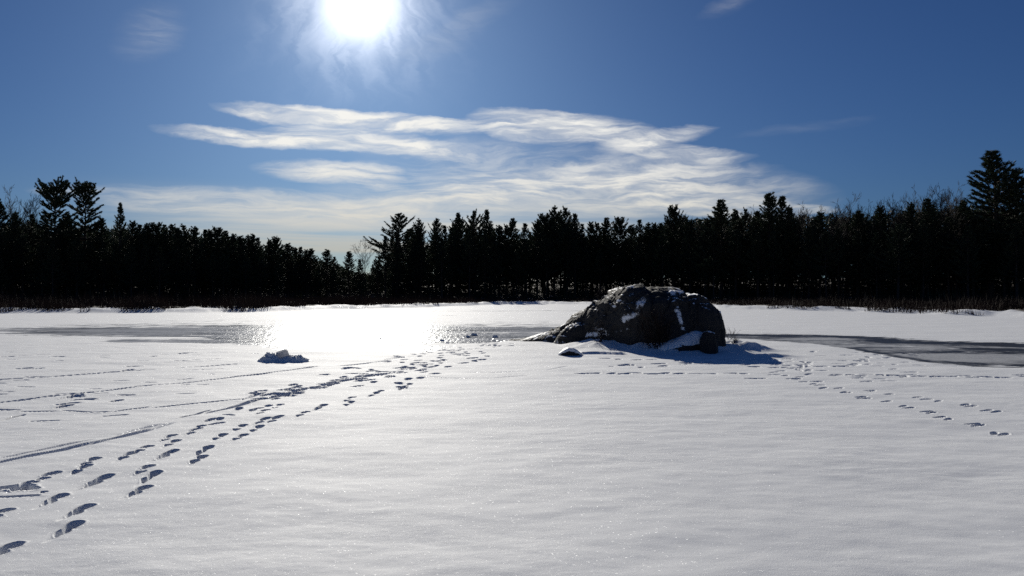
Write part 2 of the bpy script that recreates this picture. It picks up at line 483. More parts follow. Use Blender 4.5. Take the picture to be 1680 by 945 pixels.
    for a, b in zip(seg[:-1], seg[1:]):
        ax, ay, ah = a; bx, by, bh = b
        L2 = (bx - ax) ** 2 + (by - ay) ** 2
        tt = np.clip(((xn - ax) * (bx - ax) + (yn - ay) * (by - ay)) / L2, 0, 1)
        d = np.hypot(xn - (ax + tt * (bx - ax)), yn - (ay + tt * (by - ay)))
        h = ah + tt * (bh - ah)
        hh = np.where(d < dmin, h, hh); dmin = np.minimum(d, dmin)
    bank = np.minimum(.40, .30 * np.clip(hh - .12, 0, 9)) * np.interp(xn, [2.6, 3.6, 4.2, 5.0], [.35, .75, .9, .55]) * np.exp(-(dmin / (.70 + .30 * hh)) ** 2.2) * (1 + .7 * fbm2(xn * 1.1, yn * 1.1, 3))
    # low drifts and a lifted snow crust in front of the rocks
    fx, fy = gp(985, 570)
    bank += .10 * np.exp(-(((xn - fx) / .9) ** 2 + ((yn - fy) / .7) ** 2)) * (1 + .5 * fbm2(xn * 2, yn * 2, 3))
    cx0, cy0 = gp(952, 581); cx1, cy1 = gp(1028, 582)
    tt = np.clip((xn - cx0) / (cx1 - cx0), 0, 1)
    line = cy0 + (cy1 - cy0) * tt + .12 * np.sin(tt * 5)
    inside = smooth(-.03, .05, tt) * (1 - smooth(.85, 1.0, tt)) * ((xn > cx0 - .1) & (xn < cx1 + .1))
    bank += inside * .07 * smooth(-.06, .06, yn - line) * np.exp(-np.clip(yn - line, 0, 9) / .7)
    # two small drifts right of the shadow
    for px, py, a, w1, w2 in [(1262, 585, .10, .55, .22), (1235, 576, .14, .6, .35), (1205, 570, .22, .6, .5)]:
        qx, qy = gp(px, py)
        bank += a * np.exp(-(((xn - qx) / w1) ** 2 + ((yn - qy) / w2) ** 2)) * (1 + .4 * fbm2(xn * 3, yn * 3, 2))
    z[near] += bank
    # ---- footprints
    Z = z.reshape(nr, nt)
    for (sx, sy, ln, w, dep, head, drag) in stamps:
        rad = math.hypot(sx, sy); m = ln * 1.6 + w * 2
        i0 = np.searchsorted(r, rad - m); i1 = np.searchsorted(r, rad + m)
        ta = math.degrees(math.atan2(sx, sy)); dt = math.degrees(m / max(rad, .5))
        j0 = np.searchsorted(th_f, ta - dt); j1 = np.searchsorted(th_f, ta + dt)
        if i1 <= i0 or j1 <= j0 or i0 >= nr: continue
        xx = X[i0:i1, j0:j1] - sx; yy = Y[i0:i1, j0:j1] - sy
        ax = xx * math.sin(head) + yy * math.cos(head)
        ac = xx * math.cos(head) - yy * math.sin(head)
        ac = ac + (.006 if ln < .6 else .012) * np.sin(ax * (17 if ln < .6 else 6) + sx * 50)
        # outline: rounder at the toe, narrower at the heel, wobbling
        wv = w * (1 + .25 * np.tanh(ax / ln * 3))
        e = np.abs(ax / (ln * .5)) ** 2.6 + np.abs(ac / (wv * .5)) ** 2.4
        e = e * (1 + (.45 * perlin2(xx * 14 + sx * 3, yy * 14 + sy * 5) if ln < .6 else .5 * perlin2(xx * 3 + sx * 3, yy * 3 + sy * 5)))
        hole = 1 - (smooth(.55, 1.35, e) if ln < .6 else smooth(.0, 1.9, e))
        rim = np.exp(-((np.sqrt(e) - 1.30) / .22) ** 2) * .006 * dep / .07
        dd = 0
        if drag:
            q = np.abs((ax + ln * .8) / (ln * .7)) ** 2 + np.abs(ac / (w * .32)) ** 2
            dd = (1 - smooth(.3, 1.3, q)) * dep * .35 * drag
        Z[i0:i1, j0:j1] += rim - np.maximum(hole * dep, dd)
    z = Z.ravel()
    # litter of the marsh and the forest floor
    lit = np.where(s > 0, smooth(1.5, 7, s) * .62, 0)
    lit = np.where(t > 0, .56 + .5 * smooth(6, 34, t), lit)
    verts = np.stack([x, y, z], 1)
    verts = np.vstack([verts, [[0, 0, 0]]])
    i = np.arange(nr - 1)[:, None] * nt; j = np.arange(nt)[None, :]; j2 = (j + 1) % nt
    quads = np.stack([i + j, i + j2, i + nt + j2, i + nt + j], -1).reshape(-1, 4)[:, ::-1]
    # the cap under the camera, as quads collapsed onto the centre would be degenerate: use triangles split out as a fan
    o = mesh_from('snow_ground', verts, quads, M_GROUND, attrs={'ice': np.append(ice, 0), 'frost': np.append(frost, 0), 'litter': np.append(lit, 0)})
    import bmesh
    bm = bmesh.new(); bm.from_mesh(o.data); bm.verts.ensure_lookup_table()
    c = bm.verts[len(verts) - 1]
    for k in range(nt):
        f = bm.faces.new((bm.verts[k], c, bm.verts[(k + 1) % nt])); f.smooth = True
        if f.normal.z < 0: pass
    bm.to_mesh(o.data); bm.free()
    o['kind'] = 'structure'
    return o


ground = build_ground()


# ------------------------------------------------------------------ rocks
def loft(name, slices, parent_label, cat, seed, snow_fn, nx=150, nt=84, amp=1.0, group=None, pf=.62, qf=.72, fine=1.0):
    S = np.array([[(p[0] - CX) / F * p[2], max(.02, EYE + (HY - p[1]) / F * p[2]), p[2], p[3], p[4]] for p in slices])
    xs = np.linspace(S[0, 0], S[-1, 0], nx)
    itp = lambda k: np.interp(xs, S[:, 0], S[:, k])
    top, yc, fr, bk = itp(1), itp(2), itp(3), itp(4)
    endf = np.minimum(1, np.minimum(xs - xs[0], xs[-1] - xs) / .14) ** .5
    top = top * (.15 + .85 * endf); fr = fr * (.1 + .9 * endf); bk = bk * (.1 + .9 * endf)
    t = np.linspace(0, math.pi, nt)
    c, s = np.cos(t), np.sin(t)
    V = np.zeros((nx, nt, 3))
    V[..., 0] = xs[:, None]
    V[..., 1] = yc[:, None] + np.where(c > 0, bk[:, None], fr[:, None]) * np.sign(c) * np.abs(c) ** pf
    V[..., 2] = top[:, None] * s[None] ** qf
    base = V[:, [0, -1]].copy(); base[..., 2] = -.35
    V = np.concatenate([base[:, :1], V, base[:, 1:]], 1)
    nt2 = nt + 2
    P = V.reshape(-1, 3)
    # pseudo normals from the lattice
    du = np.gradient(V, axis=0); dv = np.gradient(V, axis=1)
    N = np.cross(du, dv).reshape(-1, 3); N /= np.maximum(np.linalg.norm(N, axis=1), 1e-6)[:, None]
    if N[:, 2].mean() < 0: N = -N
    q = P + seed * 13.7
    d1, d2, idn = worley3(q * np.array([.8, .8, 1.1]), seed)
    crack = np.exp(-((d2 - d1) / .06) ** 2)
    facet = (_g3[idn] * (q * .8 - np.floor(q * .8) - .5)).sum(1)
    d1b, d2b, idb = worley3(q * 2.3, seed + 5)
    facb = (_g3[idb] * (q * 2.3 - np.floor(q * 2.3) - .5)).sum(1)
    disp = .11 * facet - .045 * crack + .035 * facb - .025 * np.exp(-((d2b - d1b) / .07) ** 2) + .07 * perlin3(q * 1.3) + .03 * perlin3(q * 4.1) + .016 * fine * perlin3(q * 11)
    lim = np.clip(P[:, 2] / .5, .25, 1)
    P = P + N * (disp * amp * lim)[:, None]
    # faces
    i = np.arange(nx - 1)[:, None] * nt2; j = np.arange(nt2 - 1)[None]
    quads = np.stack([i + j, i + j + 1, i + nt2 + j + 1, i + nt2 + j], -1).reshape(-1, 4)
    # recompute normals of the displaced surface
    W = P.reshape(nx, nt2, 3)
    N2 = np.cross(np.gradient(W, axis=0), np.gradient(W, axis=1)).reshape(-1, 3); N2 /= np.maximum(np.linalg.norm(N2, axis=1), 1e-6)[:, None]
    if N2[:, 2].mean() < 0: N2 = -N2; quads = quads[:, ::-1] if False else quads
    sm = snow_fn(P, N2)
    sm = np.clip(sm, 0, 1)
    P = P + np.array([0, 0, 1.0]) * (smooth(.4, .9, sm) * .05)[:, None]
    # close the two ends
    verts = list(map(tuple, P)); faces = [tuple(f) for f in quads]
    for e in (0, nx - 1):
        faces.append(tuple(e * nt2 + k for k in range(nt2)))
    cen = np.array([(P[:, 0].min() + P[:, 0].max()) / 2, (P[:, 1].min() + P[:, 1].max()) / 2, 0.0])
    o = mesh_from(name, P - cen, faces, M_ROCK, attrs={'snow': sm})
    o.location = cen
    import bmesh
    bm = bmesh.new(); bm.from_mesh(o.data); bmesh.ops.recalc_face_normals(bm, faces=bm.faces); bm.to_mesh(o.data); bm.free()
    tag(o, parent_label, cat, group)
    return o


def pxy(P):
    return CX + F * P[:, 0] / P[:, 1], HY - F * (P[:, 2] - EYE) / P[:, 1]


def blob(P, px, py, dep, rx, rz, ang=0.0):
    """soft patch on the rock around the place that shows at (px,py); rx, rz in metres"""
    x0, _, z0 = at(px, py, dep)
    dx = P[:, 0] - x0; dz = P[:, 2] - z0
    a = dx * math.cos(ang) + dz * math.sin(ang); b = -dx * math.sin(ang) + dz * math.cos(ang)
    return np.exp(-((a / rx) ** 2 + (b / rz) ** 2) ** 1.3)


def snow_main(P, N):
    up = smooth(.60, .86, N[:, 2])
    u, _ = pxy(P)
    ridge = up * (.50 - .45 * smooth(1035, 1055, u) * (1 - smooth(1088, 1098, u)) - .06 * smooth(940, 900, u))
    low = smooth(.55, .2, P[:, 2]) * smooth(.2, .6, N[:, 2]) * .55 * smooth(1060, 1020, u) * smooth(-.1, -.35, N[:, 1]) * smooth(870, 900, u)
    s = np.maximum(ridge, low)
    for a in [(1050, 500, 22.6, .17, .34, -.5), (1036, 520, 22.4, .40, .14, .45), (1008, 543, 22.4, .55, .13, .1), (1106, 480, 22.6, .10, .14, 0), (1112, 520, 22.2, .13, .45, .1),
              (1118, 540, 22.2, .16, .12, 0), (912, 535, 26.2, .3, .12, .5), (880, 552, 26.6, .55, .12, .3), (975, 548, 24.5, .5, .12, .1), (1018, 494, 23.2, .12, .06, 0), (1008, 503, 23.4, .12, .06, 0)]:
        s = np.maximum(s, blob(P, *a[:3], a[3], a[4], a[5]) * .60)
    dark = blob(P, 1010, 538, 22.8, .22, .12)
    return s * (1 - .9 * dark)


def snow_cap(P, N):
    return smooth(.62, .88, N[:, 2]) * .78


main = loft('boulder', ROCK, 'largest dark boulder of the pile with long snowy left slope and broad top', 'boulder', 1, snow_main, nx=260, nt=110, amp=1.0)
RB = [(1096, 556, 23.2, .5, .5), (1102, 512, 23.3, 1.0, .9), (1107, 496, 23.4, 1.3, 1.0), (1121, 486, 23.4, 1.5, 1.1), (1131, 484, 23.4, 1.55, 1.1), (1140, 488, 23.4, 1.55, 1.1), (1155, 494, 23.4, 1.5, 1.1),
      (1166, 502, 23.4, 1.4, 1.0), (1173, 508, 23.4, 1.25, .9), (1177, 520, 23.4, 1.1, .8), (1179, 545, 23.4, .95, .7)]


def snow_right(P, N):
    u, _ = pxy(P)
    s = smooth(.74, .92, N[:, 2]) * .66 * (1 - smooth(1160, 1172, u))
    s = np.maximum(s, blob(P, 1116, 530, 22.1, .08, .3) * .7)
    return np.maximum(s, blob(P, 1181, 513, 22.6, .06, .03) * .9)


loft('boulder', RB, 'rounded dark boulder at the right end of the pile with a snowy crest', 'boulder', 2, snow_right, nx=120, nt=90, amp=.75)
BL = [(1149, 560, 21.4, .3, .3), (1150, 546, 21.4, .36, .36), (1154, 544, 21.4, .38, .4), (1162, 544.5, 21.4, .38, .4), (1170, 546, 21.4, .38, .4), (1175, 549, 21.4, .36, .36), (1177, 562, 21.4, .3, .3)]
loft('rock_block', BL, 'small upright dark rock block at the front right corner of the pile', 'rock', 3, lambda P, N: smooth(.75, .95, N[:, 2]) * .66, nx=60, nt=70, amp=.42, pf=.22, qf=.16)
SL = [(1068, 571, 21.9, .2, .3), (1085, 566, 22.0, .5, .6), (1105, 558, 22.1, .6, .8), (1125, 549, 22.1, .6, .9), (1140, 545, 22.1, .55, .9), (1152, 546, 22.1, .45, .8), (1160, 558, 22.1, .3, .5)]
loft('rock_slab', SL, 'tilted snow-covered slab in front of the rounded right boulder', 'rock', 4, lambda P, N: np.maximum(smooth(.3, .6, N[:, 2]) * .95, smooth(.17, .26, P[:, 2])), nx=90, nt=70, amp=.35, pf=.7, qf=.8)
LG = [(906, 562, 25.6, .2, .3), (915, 551, 25.5, .4, .5), (928, 541, 25.4, .5, .6), (940, 533, 25.3, .55, .6), (952, 529, 25.2, .55, .6), (966, 532, 25.1, .55, .6), (985, 538, 25.0, .5, .6), (1000, 550, 25.0, .3, .4)]
loft('rock_ledge', LG, 'low slanting rock ledge with a snowy left edge below the long slope', 'rock', 5, lambda P, N: np.maximum(smooth(.72, .9, N[:, 2]) * .75 * smooth(975, 945, pxy(P)[0]), .42 * smooth(.25, .1, P[:, 2])), nx=90, nt=70, amp=.5)
FR = [(916, 583, 20.9, .15, .2), (922, 577, 20.9, .18, .2), (932, 572, 20.9, .22, .2), (940, 572.5, 20.9, .22, .2), (948, 577, 20.9, .18, .2), (956, 583, 20.9, .15, .2)]
loft('rock', FR, 'small low snow-covered rock standing alone in front of the pile', 'rock', 6, lambda P, N: smooth(.1, .6, N[:, 2]) * .75 + .05, nx=60, nt=60, amp=.4, fine=.6, pf=.45, qf=.5)

# ------------------------------------------------------------------ heap of broken snow and ice on the left, and small ice chunks
def lumpy(name, cx, cy, rx, ry, h, seed, mat, parent=None, n=70, m=30, amp=1.0, flat=1.0):
    th = np.linspace(0, 2 * math.pi, n, endpoint=False); ph = np.linspace(0, 1, m)
    T, Ph = np.meshgrid(th, ph)
    rad = Ph ** .8
    edge = 1 + .22 * perlin2(np.cos(T) * 1.7 + seed * 3.1, np.sin(T) * 1.7 + seed)
    x = rad * edge * rx * np.cos(T); y = rad * edge * ry * np.sin(T)
    prof = np.clip(1 - rad ** 2.0, 0, 1) ** flat
    nz = fbm2(x * 5 / max(rx, .3) + seed, y * 5 / max(ry, .3), 4, .55)
    z = h * prof * (1 + .9 * amp * nz) - .06 * rad ** 4
    P = np.stack([x + .04 * amp * perlin2(x * 6 + 9, y * 6), y, z], -1).reshape(-1, 3)
    i = np.arange(m - 1)[:, None] * n; j = np.arange(n)[None]; j2 = (j + 1) % n
    q = np.stack([i + j, i + n + j, i + n + j2, i + j2], -1).reshape(-1, 4)
    o = mesh_from(name, P, q, mat, parent)
    if parent is None: o.location = (cx, cy, 0)
    return o


def chunk(name, size, seed, mat, parent=None):
    """angular broken block"""
    import bmesh
    bm = bmesh.new(); bmesh.ops.create_cube(bm, size=1)
    r_ = random.Random(seed)
    for v in bm.verts:
        v.co.x = v.co.x * size[0] * (1 - (.45 if v.co.z > 0 else 0)) + r_.uniform(-.12, .12) * size[0]
        v.co.y = v.co.y * size[1] * (1 - (.35 if v.co.z > 0 else 0)) + r_.uniform(-.12, .12) * size[1]
        v.co.z = v.co.z * size[2] + r_.uniform(-.14, .14) * size[2]
    bmesh.ops.bevel(bm, geom=list(bm.edges), offset=min(size) * .12, segments=2, affect='EDGES')
    bmesh.ops.subdivide_edges(bm, edges=list(bm.edges), cuts=2, use_grid_fill=True)
    for v in bm.verts:
        k = perlin3(np.array([[v.co.x * 9 + seed, v.co.y * 9, v.co.z * 9]]))[0]
        v.co *= 1 + .10 * k
    me = bpy.data.meshes.new(name); bm.to_mesh(me); bm.free()
    me.materials.append(mat)
    o = bpy.data.objects.new(name, me); col.objects.link(o)
    if parent is not None: o.parent = parent
    return o


hx, hy = gp(468, 592)
heap = empty('snow_heap', (hx, hy, 0))
tag(heap, 'low heap of broken dark snow with a pale ice block on top', 'snow heap')
lumpy('mound', 0, 0, .70, .42, .11, 3, M_LUMP, heap, 90, 40, .65, .9)
sb = lumpy('snow_clod', 0, 0, .30, .26, .12, 8, M_LUMP, heap, 40, 18, 1.2, .7); sb.location = (-.30, -.12, .03)
sb = lumpy('snow_clod', 0, 0, .28, .22, .09, 5, M_LUMP, heap, 40, 18, 1.2, .7); sb.location = (.30, -.10, .02)
ib = chunk('ice_block', (.34, .26, .17), 4, M_ICE, heap); ib.location = (-.06, -.04, .15); ib.rotation_euler = (.1, -.18, .5)

spots = [(725, 559, .22, 'left of the rock pile, first on the sunlit ice'), (768, 553, .24, 'second from the sunlit glare towards the rock pile'), (778, 550, .34, 'tallest near the left tip of the rock pile'),
         (812, 553, .30, 'broad, close to the left tip of the rock pile'), (624, 556, .14, 'alone in the bright glare of the sun'), (734, 563, .16, 'small, nearest the trampled tracks')]
for k, (px, py, s, lb) in enumerate(spots):
    x, y = gp(px, py)
    s *= .62
    o = chunk('ice_chunk', (s * 1.3, s, s * .5), 20 + k, M_LUMP)
    o.location = (x, y, s * .12); o.rotation_euler = (.1, .1, k * 1.1)
    tag(o, 'broken ice chunk, ' + lb, 'ice chunk', 'ice chunks left of the rock pile')


# ------------------------------------------------------------------ plants
class Tris:
    def __init__(s): s.v = []; s.f = []; s.n = 0

    def tube(s, pts, rad, k=5):
        pts = np.asarray(pts, float); n = len(pts)
        tg = np.gradient(pts, axis=0); tg /= np.maximum(np.linalg.norm(tg, axis=1), 1e-9)[:, None]
        ref = np.array([1., 0, 0]) if abs(tg[0, 0]) < .8 else np.array([0, 1., 0])
        a = np.cross(tg, ref); a /= np.maximum(np.linalg.norm(a, axis=1), 1e-9)[:, None]; b = np.cross(tg, a)
        an = np.arange(k) * 2 * math.pi / k
        V = pts[:, None] + np.asarray(rad)[:, None, None] * (a[:, None] * np.cos(an)[None, :, None] + b[:, None] * np.sin(an)[None, :, None])
        base = s.n; s.v.append(V.reshape(-1, 3)); s.n += n * k
        i = np.arange(n - 1)[:, None] * k + base; j = np.arange(k)[None]; j2 = (j + 1) % k
        q = np.stack([i + j, i + j2, i + k + j2, i + k + j], -1).reshape(-1, 4)
        s.f.append(np.concatenate([q[:, [0, 1, 2]], q[:, [0, 2, 3]]]))

    def blades(s, p, d, ln, w, r):
        """triangles rooted at p pointing along d"""
        n = len(p)
        d = d / np.maximum(np.linalg.norm(d, axis=1), 1e-9)[:, None]
        sd = np.cross(d, r.normal(size=(n, 3))); sd /= np.maximum(np.linalg.norm(sd, axis=1), 1e-9)[:, None]
        a = p - sd * (w / 2)[:, None]; b = p + sd * (w / 2)[:, None]; c = p + d * ln[:, None]
        V = np.stack([a, b, c], 1).reshape(-1, 3)
        s.f.append(np.arange(n * 3).reshape(-1, 3) + s.n); s.v.append(V); s.n += n * 3

    def build(s, name, mat, parent=None, smooth_shade=False):
        return mesh_from(name, np.concatenate(s.v), np.concatenate(s.f), mat, parent, smooth_shade)


TREE_H = 15.0


def make_pine(seed, base=.22, wid=3.0, shape='cone', whorl=.62, nb=5, irregular=.25, lo=-.05, hi=.9, dens=1.0, leader=1.0, curl=.28, gap=0.0):
    r = np.random.default_rng(seed)
    wood = Tris(); leaf = Tris()
    H = TREE_H
    sway = r.normal(0, .12, 2)
    hs = np.linspace(0, 1, 14)
    trunk = np.stack([sway[0] * np.sin(hs * 3), sway[1] * np.sin(hs * 2.3), hs * (H - .5)], 1)
    trunk[0, 2] = -.5
    wood.tube(trunk, .20 * (1 - hs) ** .85 + .02, 7)
    trunk_at = lambda z: np.array([np.interp(z / H, hs, trunk[:, 0]), np.interp(z / H, hs, trunk[:, 1]), z])
    for k in range(int(base * H / .9)):   # dead snags under the crown
        z = r.uniform(.6 * base, base) * H; a = r.uniform(0, 6.28); L = r.uniform(.4, 1.3)
        p0 = trunk_at(z); wood.tube([p0, p0 + L * np.array([math.cos(a), math.sin(a), r.uniform(-.2, .15)])], [.025, .008], 3)
    z = base * H; az0 = r.uniform(0, 6)
    bp, bd, bl, bw = [], [], [], []
    while z < H - .25:
        f = (z - base * H) / (H * (1 - base))
        if shape == 'cone': prof = (1 - f) ** .8 * (.65 + .35 * min(1, f / .12)) + .05
        elif shape == 'old': prof = (1 - f) ** .45 * (.55 + .45 * min(1, f / .3)) * (.8 + .35 * math.sin(f * 11 + seed)) + .08
        elif shape == 'oval': prof = math.sqrt(max(0, 1 - (2 * f - .85) ** 2 / 1.35)) * .95 + .04
        elif shape == 'broad': prof = (1 - f ** 1.7) * (.7 + .3 * min(1, f / .25)) * (1 - .2 * f) + .08
        elif shape == 'flat': prof = (1 - f ** 2.6) * (.75 + .25 * min(1, f / .3)) + .10
        else: prof = (1 - f) ** .95 + .03
        n = nb + r.integers(-1, 2)
        if r.random() < gap * (1 - f): z += whorl; continue
        for b in range(n):
            a = az0 + 6.283 * b / n + r.normal(0, .25)
            L = wid * prof * (1 + r.normal(0, irregular)); L = max(.25, L)
            el = lo + (hi - lo) * f ** 1.2 + r.normal(0, .10)
            p0 = trunk_at(z + r.uniform(-.12, .12))
            m = 6; tt = np.linspace(0, 1, m)
            hd = np.array([math.cos(a), math.sin(a)])
            up = L * (tt * math.sin(el) + curl * tt ** 2.2 - .10 * np.sin(tt * 3.1) * (1 - f))
            out = L * tt * math.cos(el)
            pts = np.stack([p0[0] + hd[0] * out, p0[1] + hd[1] * out, p0[2] + up], 1)
            wood.tube(pts, (.035 + .012 * L) * (1 - tt) + .008, 3)
            # needle plumes: along the branch itself and along a few flat side twigs
            side = np.array([-hd[1], hd[0], 0.])
            fwd = np.array([hd[0] * math.cos(el), hd[1] * math.cos(el), math.sin(el)])
            segs = [(0.30, None)]
            for q in range(int(2 + L * 1.5)):
                segs.append((r.uniform(.25, .9), r.choice([-1, 1])))
            for t0, sg in segs:
                if sg is None:
                    ns = max(4, int(L * 8 * dens)); ts = r.uniform(t0, 1.0, ns)
                    c = np.stack([np.interp(ts, tt, pts[:, w]) for w in range(3)], 1)
                    dr = fwd + np.array([0, 0, .25])
                else:
                    tl = L * .42 * (1 - t0) ** .6 * r.uniform(.7, 1.2) + .12
                    ns = max(3, int(tl * 9 * dens)); q_ = r.uniform(.1, 1.0, ns)
                    o_ = np.array([np.interp(t0, tt, pts[:, w]) for w in range(3)])
                    dr = fwd * .75 + side * sg * .75 + np.array([0, 0, .22]); dr = dr / np.linalg.norm(dr)
                    c = o_ + dr * (q_ * tl)[:, None]
                k = 9
                cc = np.repeat(c, k, 0) + r.normal(0, .035, (ns * k, 3))
                d = dr + r.normal(0, .42, (ns * k, 3))
                bp.append(cc); bd.append(d); bl.append(r.uniform(.16, .30, ns * k)); bw.append(r.uniform(.045, .075, ns * k))
        az0 += .8; z += whorl * (1 - .45 * f) * r.uniform(.8, 1.2)
    # leader
    k = 60
    zz = r.uniform(H - .9, H - .25, k)
    bp.append(np.stack([np.full(k, trunk[-1, 0]), np.full(k, trunk[-1, 1]), zz], 1)); bd.append(r.normal(0, .35, (k, 3)) + np.array([0, 0, 1.3])); bl.append(r.uniform(.2, .4, k)); bw.append(r.uniform(.05, .08, k))
    leaf.blades(np.concatenate(bp), np.concatenate(bd), np.concatenate(bl), np.concatenate(bw), r)
    root = empty('pine_tree')
    wood.build('trunk', M_BARK, root, True); leaf.build('crown', M_NEEDLE, root)
    return root


def make_bare(seed, spread=.5, H=TREE_H, name='bare_tree', levels=4, base=.32, twig=.020, mat=None):
    r = np.random.default_rng(seed)
    wood = Tris(); tw = Tris()
    hs = np.linspace(0, 1, 9)
    tr = np.stack([.25 * np.sin(hs * 4 + seed), .25 * np.cos(hs * 3 + seed * 2), hs * H * .86], 1); tr[:, :2] -= tr[0, :2]; tr[0, 2] = -.4 * H / TREE_H
    wood.tube(tr, (.15 * (1 - hs) + .02) * H / TREE_H, 6)

    def grow(p, d, L, rad, lev):
        m = 4; pts = [p]; dd = d.copy()
        for q in range(m):
            dd = dd + r.normal(0, .10, 3) + np.array([0, 0, .07]); dd /= np.linalg.norm(dd)
            pts.append(pts[-1] + dd * L / m)
        tw.tube(pts, np.linspace(rad, max(twig * .6, rad * .45), m + 1), 3)
        if lev <= 0: return
        nn = 3 if lev > 1 else 4
        for q in range(nn):
            i = r.integers(1, m + 1); ax = r.normal(size=3); ax -= ax.dot(dd) * dd; ax /= np.linalg.norm(ax)
            nd = dd * .85 + ax * r.uniform(.35, .75); nd /= np.linalg.norm(nd)
            grow(np.array(pts[i]), nd, L * r.uniform(.5, .72), max(twig, rad * .6), lev - 1)
    nb = 13
    for k in range(nb):
        f = base + (1 - base) * (k + r.random()) / nb
        z = f * H * .86; p0 = np.array([np.interp(f, hs, tr[:, 0]), np.interp(f, hs, tr[:, 1]), z]); a = r.uniform(0, 6.28)
        d = np.array([math.cos(a) * spread, math.sin(a) * spread, .8]); d /= np.linalg.norm(d)
        grow(p0, d, H * .24 * (1.15 - .6 * f), .045 * H / TREE_H * (1.3 - f), levels - 1)
    root = empty(name)
    wood.build('trunk', mat or M_TWIG, root, True); tw.build('crown', mat or M_TWIG, root)
    return root


PV = {
    'a': dict(seed=1, base=.22, wid=2.9, shape='cone', whorl=.72, nb=6, irregular=.22, lo=.0, hi=.95),
    'b': dict(seed=2, base=.28, wid=2.7, shape='cone', whorl=.78, nb=6, irregular=.28, lo=.05, hi=1.0, curl=.35),
    'c': dict(seed=3, base=.20, wid=3.3, shape='cone', whorl=.74, nb=7, irregular=.25, lo=.0, hi=.9, dens=1.1),
    'd': dict(seed=24, base=.38, wid=3.5, shape='old', whorl=.72, nb=7, irregular=.38, lo=.0, hi=.85, dens=1.5, curl=.12, gap=.04),
    'e': dict(seed=5, base=.36, wid=3.4, shape='old', whorl=.78, nb=6, irregular=.32, lo=-.05, hi=.85, dens=1.5, curl=.15, gap=.08),
    'f': dict(seed=6, base=.15, wid=2.6, shape='spire', whorl=.78, nb=6, irregular=.18, lo=.15, hi=1.0, dens=.9, curl=.42),
    'g': dict(seed=7, base=.25, wid=2.6, shape='oval', whorl=.95, nb=7, irregular=.10, lo=.30, hi=1.05, dens=1.2, curl=.30),
    'h': dict(seed=8, base=.46, wid=3.6, shape='broad', whorl=.80, nb=6, irregular=.28, lo=.0, hi=.9, dens=1.2, curl=.25),
    'i': dict(seed=9, base=.10, wid=2.6, shape='spire', whorl=.62, nb=7, irregular=.2, lo=-.2, hi=.65, dens=1.1, curl=.12),
    'j': dict(seed=10, base=.30, wid=3.1, shape='broad', whorl=.90, nb=6, irregular=.34, lo=.05, hi=1.0, dens=1.3, curl=.3, gap=.08),
}
protos = {k: make_pine(**v) for k, v in PV.items()}
bares = {k: make_bare(40 + i, s) for i, (k, s) in enumerate([('p', .35), ('q', .5), ('r', .28), ('s', .75)])}
for o in bares.values():
    pass
used = set()


def ground_z(x, y):
    z, s, t = land_z(np.array([x]), np.array([y])); return float(z[0])


def plant(kind, px, py, d, sx=1.0, label=None, cat='pine tree', group=None, rot=None):
    src = protos.get(kind) or bares[kind]
    x = (px - CX) / F * d
    ztop = EYE + (HY - py) / F * d
    zb = ground_z(x, d) - .05
    H = max(3.0, ztop - zb)
    o = src if kind not in used else copy_tree(src)
    used.add(kind)
    o.location = (x, d, zb)
    k = H / TREE_H
    o.scale = (k * sx, k * sx, k)
    o.rotation_euler = (0, 0, rot if rot is not None else rng.uniform(0, 6.28))
    tag(o, label, cat, group)
    return o


GS = 'pines standing out along the skyline'
# (kind, px, top py, extra depth behind the tree line, width scale, label)
SKY = [
    ('d', 92, 308, 4, 1.0, 'tall ragged pine with long level branches, left one of the tall left pair'),
    ('e', 141, 307, 5, 1.05, 'tall full-crowned pine, right one of the tall left pair'),
    ('f', 196, 331, 3, .95, 'narrow spire pine with upcurved branches, right of the pair of tall left pines'),
    ('c', -6, 327, 6, 1.1, 'bushy pine cut by the left edge of the photo'),
    ('h', 655, 353, 4, 1.3, 'broad pine with open trunks below, first tall pine right of the sky gap'),
    ('j', 688, 361, 6, 1.0, 'pine touching the right side of the broad pine beyond the sky gap'),
    ('b', 632, 388, 1, 1.0, 'lower leaning pine on the left flank of the broad pine beyond the sky gap'),
    ('h', 716, 361, 8, .75, 'slender pine with a see-through bare stem, between two groups of broad pines'),
    ('c', 753, 351, 5, .85, 'left one of three close tall pines in the middle of the far shore'),
    ('j', 779, 346, 6, .95, 'middle one of three close tall pines in the middle of the far shore'),
    ('c', 800, 346, 8, .85, 'right one of three close tall pines in the middle of the far shore'),
    ('j', 909, 340, 5, 1.0, 'left stem of the big twin-topped pine left of the boulder summit'),
    ('j', 927, 341, 7, 1.0, 'right stem of the big twin-topped pine left of the boulder summit'),
    ('g', 1104, 345, 4, .92, 'neat oval pine with upswept branches, alone above the trees behind the boulders'),
    ('c', 1183, 330, 2, 1.4, 'broad bushy pine right of the neat oval pine'),
    ('a', 1206, 345, 6, .9, 'smaller pine at the right shoulder of the broad bushy pine'),
    ('j', 1223, 343, 8, .8, 'slim pine halfway between the broad bushy pine and the twin pine on the right'),
    ('a', 1264, 318, 3, 1.3, 'left and taller top of the twin pine right of the boulder'),
    ('b', 1283, 324, 5, 1.25, 'right and lower top of the twin pine right of the boulder'),
    ('c', 1622, 251, 4, 1.62, 'tallest and broadest pine, high above the trees at the right edge'),
    ('j', 1668, 281, 6, 1.5, 'second big pine, leaning against the tallest one at the right edge'),
]
for kd, px, py, ex, sx, lb in SKY:
    d = float(treeline(px)) + ex
    plant(kd, px, py, d, sx, lb, 'pine tree', GS)

